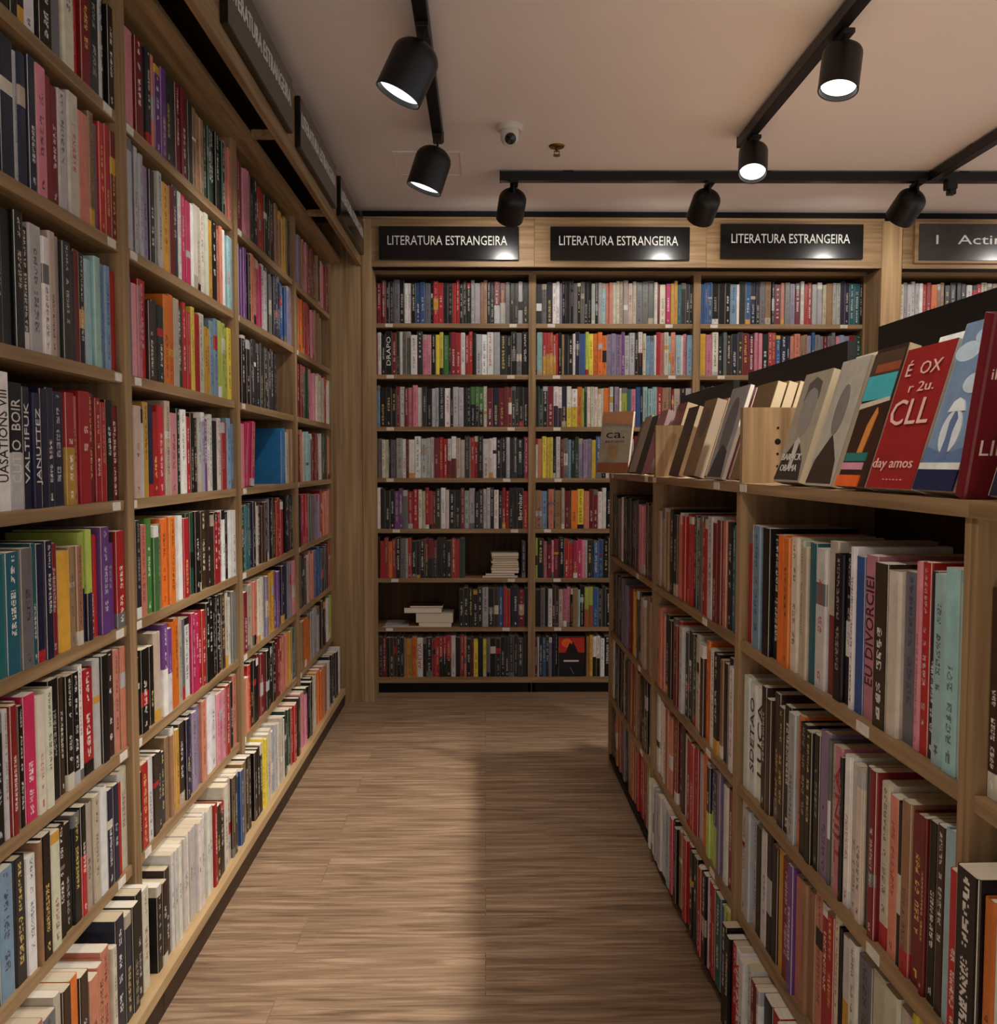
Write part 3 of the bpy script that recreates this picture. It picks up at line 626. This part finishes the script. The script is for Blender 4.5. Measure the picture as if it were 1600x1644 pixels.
# ---- island rows; far end is on the left of the picture
ISL = {
 1: ["r3 w2 B4 D2 k4 k4 o7 W4 l2 W2 u3 t4 w6 u/R5 k5- k4- w3 b5+ p7 d8 W7 e8 p3 r5 n4- c7 c9 c7", "w5 w3 d4 d5 k3 s3 o2 k3 k5 V4 e1 u2 p3 k1 w6+ W3- E3 R3 W4 a4 k2 D4 R5 R2 k4 d4 c9", "s5 k2 w2 k4 m2 R3 v2 a3 D4 a3 r5 W2 k1 w6 e5 W5 W5 W5 y2 k4 a4 a4 a4", "k3 r2 w5 R3 w1 k3 r5 r5 w5 k5 e5 r4 b4 w6 n5 m4 W6"],
 2: ["u3 w2 D3 k4 a3 r6 G3 e3 r4 w3 R5 a2 k3 t4 w3", "a5 k4 e2 R4 w2 k4 G3 W4 d2 o4 w3- k3 D2 k5 w3 b3", "w5 a3 R3 d3 w2 r5 s2 o3 n/l5 V3 w2 R2 m3", "w4 s3 w4 c4 P2 k3 D4 r5 k5 r4 k3 w1 r4 t4 b2 l4"],
 3: ["k2 e3 w1 k5 d4 p3 d5 W2", "d2 E3 e3 V2 R2 m3 k2 u4 D3 W3", "w1 E4 k3 W1 d4 O4 D2 k6 e2 k3", "k3- O3- e3 k2 D2 O3 r5 R3 l2 D2"],
 0: ["d1 p1 k3 k3 w4 r4 n5 k6 e6 w6 k7 r7 n7", "r1 k2 o1- w2- E3- k2- r3- w4 n5 r5 k6 e6 w7 n7", "k5 w5 r5 n5 E5 W5 k5 D5 p5 k5", "k5 w5 r5 n5 E5 W5 k5 D5 p5 k5"]}
isln = {0: 'right-edge island unit', 1: 'nearest full island unit', 2: 'middle island unit', 3: 'far island unit'}
SH = ['upper shelf', 'middle shelf', 'lower shelf', 'bottom shelf']
for i in range(4):
    for k in range(4):
        pull = (0.0 if i == 3 else 0.02 if i == 2 else 0.04) if (k == 3 or (k == 1 and i == 0)) else 0.0
        rec = 0.012 - pull
        def w2(t, rc): return RR(B_R + rc, -t)          # t = -y so that t grows to the right of the picture
        def pxf(t, rec=rec, z=ZR[k] + 0.1):
            p = w2(t, rec); return project((p[0], max(p[1], 0.25), z))[0]
        t0 = -(YR[i] + WR - 0.0145); t1 = -(YR[i] + 0.0145)
        gap = ([ZTOP] + ZR)[k] - 0.02 - ZR[k]
        hm = [0.243, 0.240, 0.236, 0.220][k]
        if i == 0: t1 = -(YR[i] + 0.3)
        row(ISL[i][k], pxf, t0, t1, w2, ZR[k], (SH[k], isln[i]), hm, gap, rec, -PI / 2 + PHI, hidden=False)

for b in BOOKS:
    xy = b['place'](b['t'], b['rec']); b['xy'] = xy
    ps = []
    ca, sa = math.cos(b['rz']), math.sin(b['rz'])
    for sx in (-1, 1):
        for z in (0, b['h']):
            ps.append(project((xy[0] + ca * sx * b['w'] / 2, xy[1] + sa * sx * b['w'] / 2, b['z'] + z)))
    if None in ps or b['hidden']: b['area'] = 0; continue
    cx = sum(p[0] for p in ps) / 4
    ws = max(p[0] for p in ps) - min(p[0] for p in ps); ws = max(0, min(1600, max(p[0] for p in ps)) - max(0, min(p[0] for p in ps)))
    y0, y1 = max(0, min(p[1] for p in ps)), min(1644, max(p[1] for p in ps))
    b['area'] = max(0, ws) * max(0, y1 - y0)
SPINES = {('second shelf', 'left back-wall bookcase', 'y', 0): ('MANSON', (20, 20, 20)), ('second shelf', 'left back-wall bookcase', 'k', 1): ('DRAPO', (225, 225, 220)),
 ('middle shelf', 'nearest full island unit', 'w', 2): ('LUCA', (16, 16, 16)), ('middle shelf', 'nearest full island unit', 'w', 1): ('SDETAO', (30, 28, 28)), ('middle shelf', 'nearest full island unit', 'p', 0): ('TIINA', (150, 40, 50)),
 ('fourth shelf', 'nearest left-wall bookcase', 'w', 0): ('UASATIONS VIII', (24, 24, 24)), ('fourth shelf', 'nearest left-wall bookcase', 'k', 1): ('CUTIO  BOIR', (200, 196, 188)), ('fourth shelf', 'nearest left-wall bookcase', 'n', 0): ('VALTIFUK', (205, 202, 200)), ('fourth shelf', 'nearest left-wall bookcase', 'n', 1): ('JANUTTEZ', (205, 202, 200)),
 ('fifth shelf', 'left back-wall bookcase', 'k', -1): ('Bernbar', (220, 218, 212)), ('bottom shelf', 'left back-wall bookcase', 'w', 0): ('ARETZIA', (170, 30, 30)), ('upper shelf', 'nearest full island unit', 'p', 0): ('EU DIVORCIEI', (60, 30, 36)),
 ('bottom shelf', 'nearest full island unit', 'w', 0): ('IATIKALIA', (180, 30, 36))}
for key, val in SPINES.items():
    c = [b for b in BOOKS if b['where'] == key[:2] and b['ch'] == key[2]]
    if c: b = c[key[3]] if abs(key[3]) < len(c) else c[0]; b['title'] = val; b['area'] *= 3
BOOKS.sort(key=lambda b: -b['area'])
N_IND = 272
def cname(b): return PAL[b['ch']][0]
NUM = ['first', 'second', 'third', 'fourth', 'fifth', 'sixth', 'seventh', 'eighth', 'ninth', 'tenth', 'eleventh', 'twelfth', 'thirteenth', 'fourteenth', 'fifteenth']
for b in BOOKS[:N_IND]:
    m = [x for x in b['mates'] if x]; same = [x for x in m if x['ch'] == b['ch']]
    sh, case = b['where']
    def nb(x, y):
        a = 'gap' if x is None else ('upright' if x == 'end' else cname(x)); c = 'gap' if y is None else ('upright' if y == 'end' else cname(y)); return a, c
    key = nb(b['L'], b['R']); twins = [x for x in same if nb(x['L'], x['R']) == key]
    if len(same) == 1: lb = 'the only %s spine on the %s, %s' % (cname(b), sh, case)
    elif len(twins) == 1: lb = '%s book between %s and %s, %s, %s' % (cname(b), key[0], key[1], sh, case)
    else:
        if b['right']: lb = '%s %s spine counted from the right, %s, %s' % (NUM[len(same) - 1 - same.index(b)], cname(b), sh, case)
        else: lb = '%s %s spine counted from the left, %s, %s' % (NUM[same.index(b)], cname(b), sh, case)
    b['label'] = lb
def xform(b):
    z = b['z'] + 0.0004
    rot = Euler((0, b['lean'], b['rz'])); loc = Vector((b['xy'][0], b['xy'][1], z + abs(math.sin(b['lean'])) * b['w'] / 2))
    return loc, rot

rest = []
for n, b in enumerate(BOOKS):
    d = min(0.19, max(0.125, b['h'] * random.uniform(0.6, 0.72)))
    g = book_geom(b['w'], b['h'], d, b['ch'], b['lo'], text='title' not in b, band=False if 'title' in b or b['plain'] else None, mid=b['plain'])
    loc, rot = xform(b)
    if n < N_IND:
        grp = 'books on the %s of the %s' % b['where']
        r, cv = make_book(g, loc, rot, b['label'], grp)
        if 'title' in b:
            text_obj('title_lettering', b['title'][0], b['w'] * 0.92, paint(b['title'][1]), cv, (0, -0.0004, b['h'] * 0.54), (PI / 2, -PI / 2, 0), fit=b['h'] * 0.66, extrude=0.0003)
    else:
        rest += split(g, Matrix.Translation(loc) @ rot.to_matrix().to_4x4())
me = mesh_from('books', rest, [M_COVER, M_PAGE]); o = bpy.data.objects.new('book', me); COL.objects.link(o)
tag(o, 'the many smaller upright books filling the shelves between and beyond the large ones', 'book', kind='stuff')

# ---- lying books (back wall, left bookcase)
def lying(x, y, z, w, h, d, ch, rz, label, group, flip=PI):
    # w thickness, h length along x, page edge facing the aisle
    g = book_geom(w, h, d, ch, text=False, hard=False, band=False)
    V, Fc, pg, at, UV, base, acc, bc, pc = g
    Mx = Matrix(((0, 0, 1, 0), (0, -1, 0, d), (1, 0, 0, w / 2), (0, 0, 0, 1)))      # local: x<-z, y<- d-y, z<-x
    V = [tuple(Mx @ Vector((v[0], v[1], v[2] - h / 2))) for v in V]
    g = (V, Fc, pg, at, UV, base, acc, bc, pc)
    return make_book(g, (x, y, z + 0.0004), (0, 0, rz), label, group)[0]
X0 = XB[0]
def bx(px): return (px - 600) / 248 * 0.853 + X0 + 0.0205
z = ZS[5]; gname = 'lying books stacked on the sixth shelf'
for t, h, ch, xo, lb in ((0.014, 0.195, 'k', 0, 'black book lying lowest in the tall pile, left back bookcase'), (0.010, 0.16, 'd', 0.0, 'thin dark book lying second lowest in the tall pile')):
    lying(bx(803), D_B + 0.012, z, t, h, 0.14, ch, 0.02, lb, gname); z += t + 0.0008
for t, h, ch, xo, lb in ((0.016, 0.15, 'k', 0.0, 'black book with pale pages in the tall pile, under the pink one'), (0.014, 0.155, 'P', 0.0, 'pink book lying above the black ones in the tall pile'), (0.012, 0.150, 'W', 0.0, 'pale book above the pink one in the tall pile'), (0.011, 0.145, 'D', 0.003, 'tan book lying mid-height in the tall pile'),
                         (0.012, 0.15, 'W', -0.002, 'cream book in the tall pile, third from its top'), (0.011, 0.138, 'k', 0.0, 'thin dark book directly under the topmost two of the tall pile'), (0.013, 0.148, 'k', 0.0, 'dark-covered book second from the top of the tall pile'), (0.018, 0.150, 'W', 0, 'thick pale book topmost on the tall pile')):
    lying(bx(811) + xo, D_B + 0.015, z, t, h, 0.13, ch, random.uniform(-.04, .04), lb, gname); z += t + 0.0008
lying(bx(795), D_B - 0.0 + 0.005, ZS[5] + 0.0265, 0.016, 0.14, 0.13, 'w', 0.03, 'white-paged book lying left of the tall pile', gname) if False else None
z = ZS[6]; gname = 'lying books stacked on the seventh shelf'
for t, h, ch, px, lb in ((0.006, 0.22, 'D', 645, 'thin tan magazine lying flat on the seventh shelf, left back bookcase'), (0.004, 0.13, 's', 636, 'thin grey booklet on top of the tan magazine')):
    lying(bx(px), D_B + 0.004, z, t, h, 0.18, ch, 0.02, lb, gname); z += t + 0.0006
z = ZS[6]
for t, h, ch, px, lb in ((0.024, 0.18, 'u', 698, 'beige book lying lowest in the short wide pile'), (0.052, 0.205, 'W', 697, 'very thick cream-paged book in the short wide pile'), (0.030, 0.205, 'R', 678, 'dark red book with white pages on the short wide pile'), (0.010, 0.18, 'd', 684, 'thin dark brown book topmost on the short wide pile')):
    lying(bx(px), D_B + 0.012, z, t, h, 0.15, ch, random.uniform(-.05, .02), lb, gname); z += t + 0.0008

# ---- books shown face-out
def faceout(loc, rz, lean, w, h, t, ch, label, group=None, art=(), titles=(), pages=None, lo=None):
    """cover in the local x-z plane facing -y, spine on the left edge, page block visible right and top"""
    g = book_geom(t, h, w, ch, lo, text=False, hard=False, band=False)
    V, Fc, pg, at, UV, base, acc, bc, pc = g
    if pages: at = [((lin(pages), a[1]) if p else a) for a, p in zip(at, pg)]
    # book local: x thickness, y depth -> faceout: x' = y, y' = -x + t/2
    V = [(v[1], -v[0] + t / 2, v[2]) for v in V]
    g = (V, Fc, pg, at, UV, base, acc, bc, pc)
    r, cv = make_book(g, loc, (-lean, 0, rz), label, group)
    for nm, col, pts in art:
        MB().poly([(p[0] * w, p[1] * h) for p in pts], -0.0006 - 0.0002 * (art.index((nm, col, pts))), 0.0).build(nm, paint(col), cv)
    for s, size, col, x, z, fit in titles:
        text_obj('title_lettering', s, size * h, paint(col), cv, (x * w, -0.0024, z * h), (PI / 2, 0, 0), fit=fit * w, extrude=0.0004)
    return r
def disp(ya, off, w, h, t, ch, label, group=None, turn=0.0, lean=0.29, **kw):
    X, Y = RR(B_R + off, ya)
    return faceout((X, Y, ZTOP + 0.0012 + math.sin(lean) * t), -PI / 2 + PHI + turn, lean, w, h, t, ch, label, group, **kw)
def ell(cx, cy, rx, ry, n=20): return [(cx + rx * math.cos(2 * PI * k / n), cy + ry * math.sin(2 * PI * k / n)) for k in range(n)]
SUIT = [(0.02, 0.02), (0.95, 0.02), (0.86, 0.2), (0.62, 0.34), (0.5, 0.40), (0.38, 0.34), (0.12, 0.2)]
ob = [('portrait_print', (150, 144, 136), ell(.52, .66, .26, .25)), ('suit_print', (58, 52, 46), SUIT), ('shirt_print', (205, 200, 190), [(.44, .12), (.56, .12), (.6, .36), (.5, .40), (.42, .36)]), ('hair_print', (96, 90, 84), [(.28, .74), (.3, .9), (.52, .95), (.75, .9), (.78, .74), (.7, .82), (.5, .86), (.35, .82)])]
fd = 'face-out books on the island display top'
for k in range(3): disp(1.722 + 0.004 * k, 0.008 + 0.027 * k, 0.137, 0.212, 0.024, 'u', ['greyish portrait cover with a dark suit, front copy on island display', 'second copy of the portrait book, just behind the front one', 'rearmost copy of the portrait book against the black board'][k], fd, art=ob if k == 0 else (),
     titles=[('BARACK', .085, (225, 222, 215), .5, .22, .72), ('OBAMA', .085, (225, 222, 215), .5, .12, .62)] if k == 0 else ())
ob2 = [('portrait_print', (128, 122, 114), ell(.5, .60, .2, .2)), ('suit_print', (62, 48, 38), SUIT)]
disp(1.556, 0.008, 0.115, 0.222, 0.012, 'W', 'pale portrait paperback with a small head and brown jacket', fd, art=ob2, titles=[('MICHELLE', .04, (220, 216, 206), .5, .1, .6)] if False else ())
disp(1.553, 0.028, 0.115, 0.225, 0.030, 'W', 'thick pale book directly behind the small-head portrait paperback', fd)
stripe = [('brown_print', (78, 58, 44), [(.02, .62), (.98, .62), (.98, .97), (.02, .97)]), ('rust_print', (150, 78, 50), [(.2, .82), (.95, .82), (.95, .88), (.2, .88)]), ('teal_print', (70, 176, 186), [(.04, .62), (.96, .62), (.96, .8), (.04, .8)]), ('cream_print', (205, 196, 176), [(.04, .56), (.96, .60), (.96, .63), (.04, .60)]),
          ('hand_print', (214, 140, 66), [(.42, .2), (.58, .2), (.72, .52), (.66, .56), (.5, .44)]), ('green_print', (40, 120, 110), [(.1, .18), (.8, .18), (.8, .24), (.1, .24)]), ('pink_print', (214, 150, 170), [(.06, .12), (.76, .12), (.76, .17), (.06, .17)]), ('orange_print', (236, 104, 40), [(.02, .0), (.78, .0), (.78, .08), (.02, .08)])]
disp(1.412, 0.003, 0.105, 0.222, 0.020, 'd', 'dark brown cover with teal, tan and orange print left of the red book', fd, art=stripe)
disp(1.415, 0.027, 0.12, 0.215, 0.022, 'k', 'black book behind the brown and teal cover', fd)
disp(1.289, 0.036, 0.13, 0.225, 0.022, 'w', 'white-paged book peeking above the red cover', fd)
red = [('red_print', (196, 20, 30), [(.01, .0), (.99, .0), (.99, .3), (.01, .3)])]
disp(1.298, 0.0, 0.138, 0.206, 0.024, 'r', 'bright red cover with pale hand-drawn lettering', fd, titles=[('É  OX', .13, (235, 190, 180), .52, .83, .7), ('r 2u.', .1, (235, 190, 180), .6, .7, .5), ('CLL', .26, (235, 190, 180), .52, .52, .8), ('day amos', .1, (235, 190, 180), .5, .17, .84), ('......', .05, (235, 190, 180), .6, .07, .4)])
sky = [('cloud_print', (190, 212, 226), ell(.3, .82, .3, .06)), ('cloud_print', (200, 218, 228), ell(.7, .62, .26, .06)), ('cloud_print', (180, 204, 222), ell(.65, .9, .26, .05)), ('hill_print', (92, 120, 156), [(.02, .16), (.98, .16), (.98, .25), (.5, .21), (.02, .26)]), ('glow_print', (214, 224, 228), ell(.5, .34, .24, .13)), ('figure_print', (96, 116, 156), [(.4, .18), (.6, .18), (.56, .34), (.6, .42), (.5, .48), (.42, .4), (.44, .3)]),
       ('umbrella_print', (226, 232, 232), [(.3, .46), (.7, .46), (.62, .52), (.5, .54), (.38, .52)]), ('band_print', (222, 224, 216), [(.0, .12), (1, .12), (1, .16), (.0, .16)]), ('navy_print', (28, 36, 72), [(.0, .0), (1, .0), (1, .12), (.0, .12)])]
disp(1.152, 0.0, 0.096, 0.222, 0.026, 'B', 'tall pale blue cover with clouds, a small figure and a navy foot', fd, art=sky)
disp(1.16, 0.04, 0.1, 0.215, 0.026, 'w', 'white book standing behind the pale blue cover', fd)
# right edge unit
X, Y = RR(B_R - 0.002, 1.040)
rb, rc = make_book(book_geom(0.021, 0.212, 0.15, 'R', text=False, hard=True, band=False), (X, Y, ZTOP + 0.0032), (0, 0.25, -PI / 2 + PHI), 'dark red hardback with its spine outward, right of the pale blue cover', fd)
for tx, tz, sz in (('VEIRA', .185, .024), ('iluss', .145, .018), ('LIMA', .06, .026)): text_obj('title_lettering', tx, sz, paint((228, 205, 195)), rc, (0.0108, 0.008, tz), (PI / 2, 0, PI / 2), align='LEFT', extrude=0.0003)
disp(0.985, 0.0, 0.13, 0.11, 0.02, 'n', 'low navy book lying back at the right frame edge of the island top', fd, lean=0.28)
# middle unit
for k in range(3): disp(2.065, 0.022 + 0.024 * k, 0.14, 0.222, 0.021, 'D', ['tan-covered thick book with cream pages, front of the trio behind the near divider', 'middle thick cream-paged book of the trio behind the near divider', 'rear thick cream-paged book of the trio behind the near divider'][k], fd, pages=(226, 206, 170))
mag = [('portrait_print', (120, 120, 124), ell(.5, .55, .28, .34)), ('shade_print', (66, 66, 72), [(.1, .02), (.9, .02), (.8, .3), (.5, .38), (.3, .3)])]
disp(2.27, 0.02, 0.15, 0.235, 0.010, 's', 'grey magazine with a large portrait on the middle island display', fd, art=mag)
disp(2.26, 0.034, 0.15, 0.225, 0.016, 'p', 'pale pink book behind the grey portrait magazine', fd)
for k in range(3): disp(2.50, 0.016 + 0.030 * k, 0.13, 0.215, 0.028, 'D', ['mottled grey-brown cover, front of three left of the magazine', 'middle of three grey-brown books left of the magazine', 'rear of three grey-brown books left of the magazine'][k], fd, pages=(176, 160, 138), art=[('mottled_print', (104, 98, 82), ell(.5, .7, .3, .2))] if k == 0 else ())  # greyer page colour puts the unlit tone of this stack into the paper
disp(2.70, 0.02, 0.13, 0.21, 0.018, 'd', 'dark reddish-brown book right of the far divider', fd)
# far unit
disp(2.975, 0.045, 0.13, 0.235, 0.035, 'O', 'cream-paged book rising above the far divider', fd, pages=(226, 204, 168))
disp(3.12, 0.02, 0.13, 0.222, 0.026, 'p', 'dusty pink book on the far island display', fd, pages=(170, 150, 146))
disp(3.25, 0.02, 0.12, 0.215, 0.012, 'k', 'thin black book on the far island display', fd)
disp(3.38, 0.02, 0.13, 0.215, 0.030, 'W', 'thick cream paperback beside the brown book at island end', fd, pages=(206, 184, 140))
disp(3.49, 0.03, 0.11, 0.205, 0.014, 'e', 'thin grey book behind the brown end book', fd)
caf = [('sand_print', (176, 128, 92), [(0, .82), (1, .78), (1, 1), (0, 1)]), ('box_print', (158, 132, 92), [(.3, .22), (.62, .22), (.62, .45), (.3, .45)]), ('rust_print', (132, 84, 56), [(0, .0), (1, .0), (1, .16), (0, .16)])]
disp(3.685, -0.06, 0.14, 0.255, 0.016, 'u', 'brown cover reading ca. at the far end of the island, tilted', fd, turn=0.95, lean=0.22, art=caf, titles=[('ca.', .2, (34, 22, 18), .5, .62, .6), ('ESTUDO', .05, (60, 44, 38), .5, .5, .6)])
# cover shown on the centre back bookcase, bottom shelf
X1 = XB[1]
def b2x(px): return (px - 860) / 248 * 0.859 + X1 + 0.0205
faceout((b2x(897.5), D_B + 0.012, ZS[7] + 0.001), 0, 0.05, 0.150, 0.222, 0.02, 'k', 'black and orange cover facing out on the centre back bottom shelf', None,
        art=[('red_print', (176, 44, 26), [(.02, .6), (.98, .6), (.98, .98), (.02, .98)]), ('orange_print', (222, 96, 34), ell(.32, .84, .2, .11)), ('peak_print', (14, 12, 14), [(.2, .5), (.44, .86), (.5, .8), (.56, .88), (.82, .5)]), ('base_print', (30, 12, 14), [(.02, .3), (.98, .3), (.98, .6), (.02, .6)]), ('title_bar_print', (205, 196, 186), [(.2, .37), (.76, .37), (.76, .41), (.2, .41)]), ('slash_print', (150, 140, 120), [(.44, .22), (.46, .22), (.58, .06), (.565, .06)])])

print('CUTOFF', BOOKS[N_IND - 1]['area'], len(BOOKS), sum(1 for b in BOOKS if b['area'] > 60))
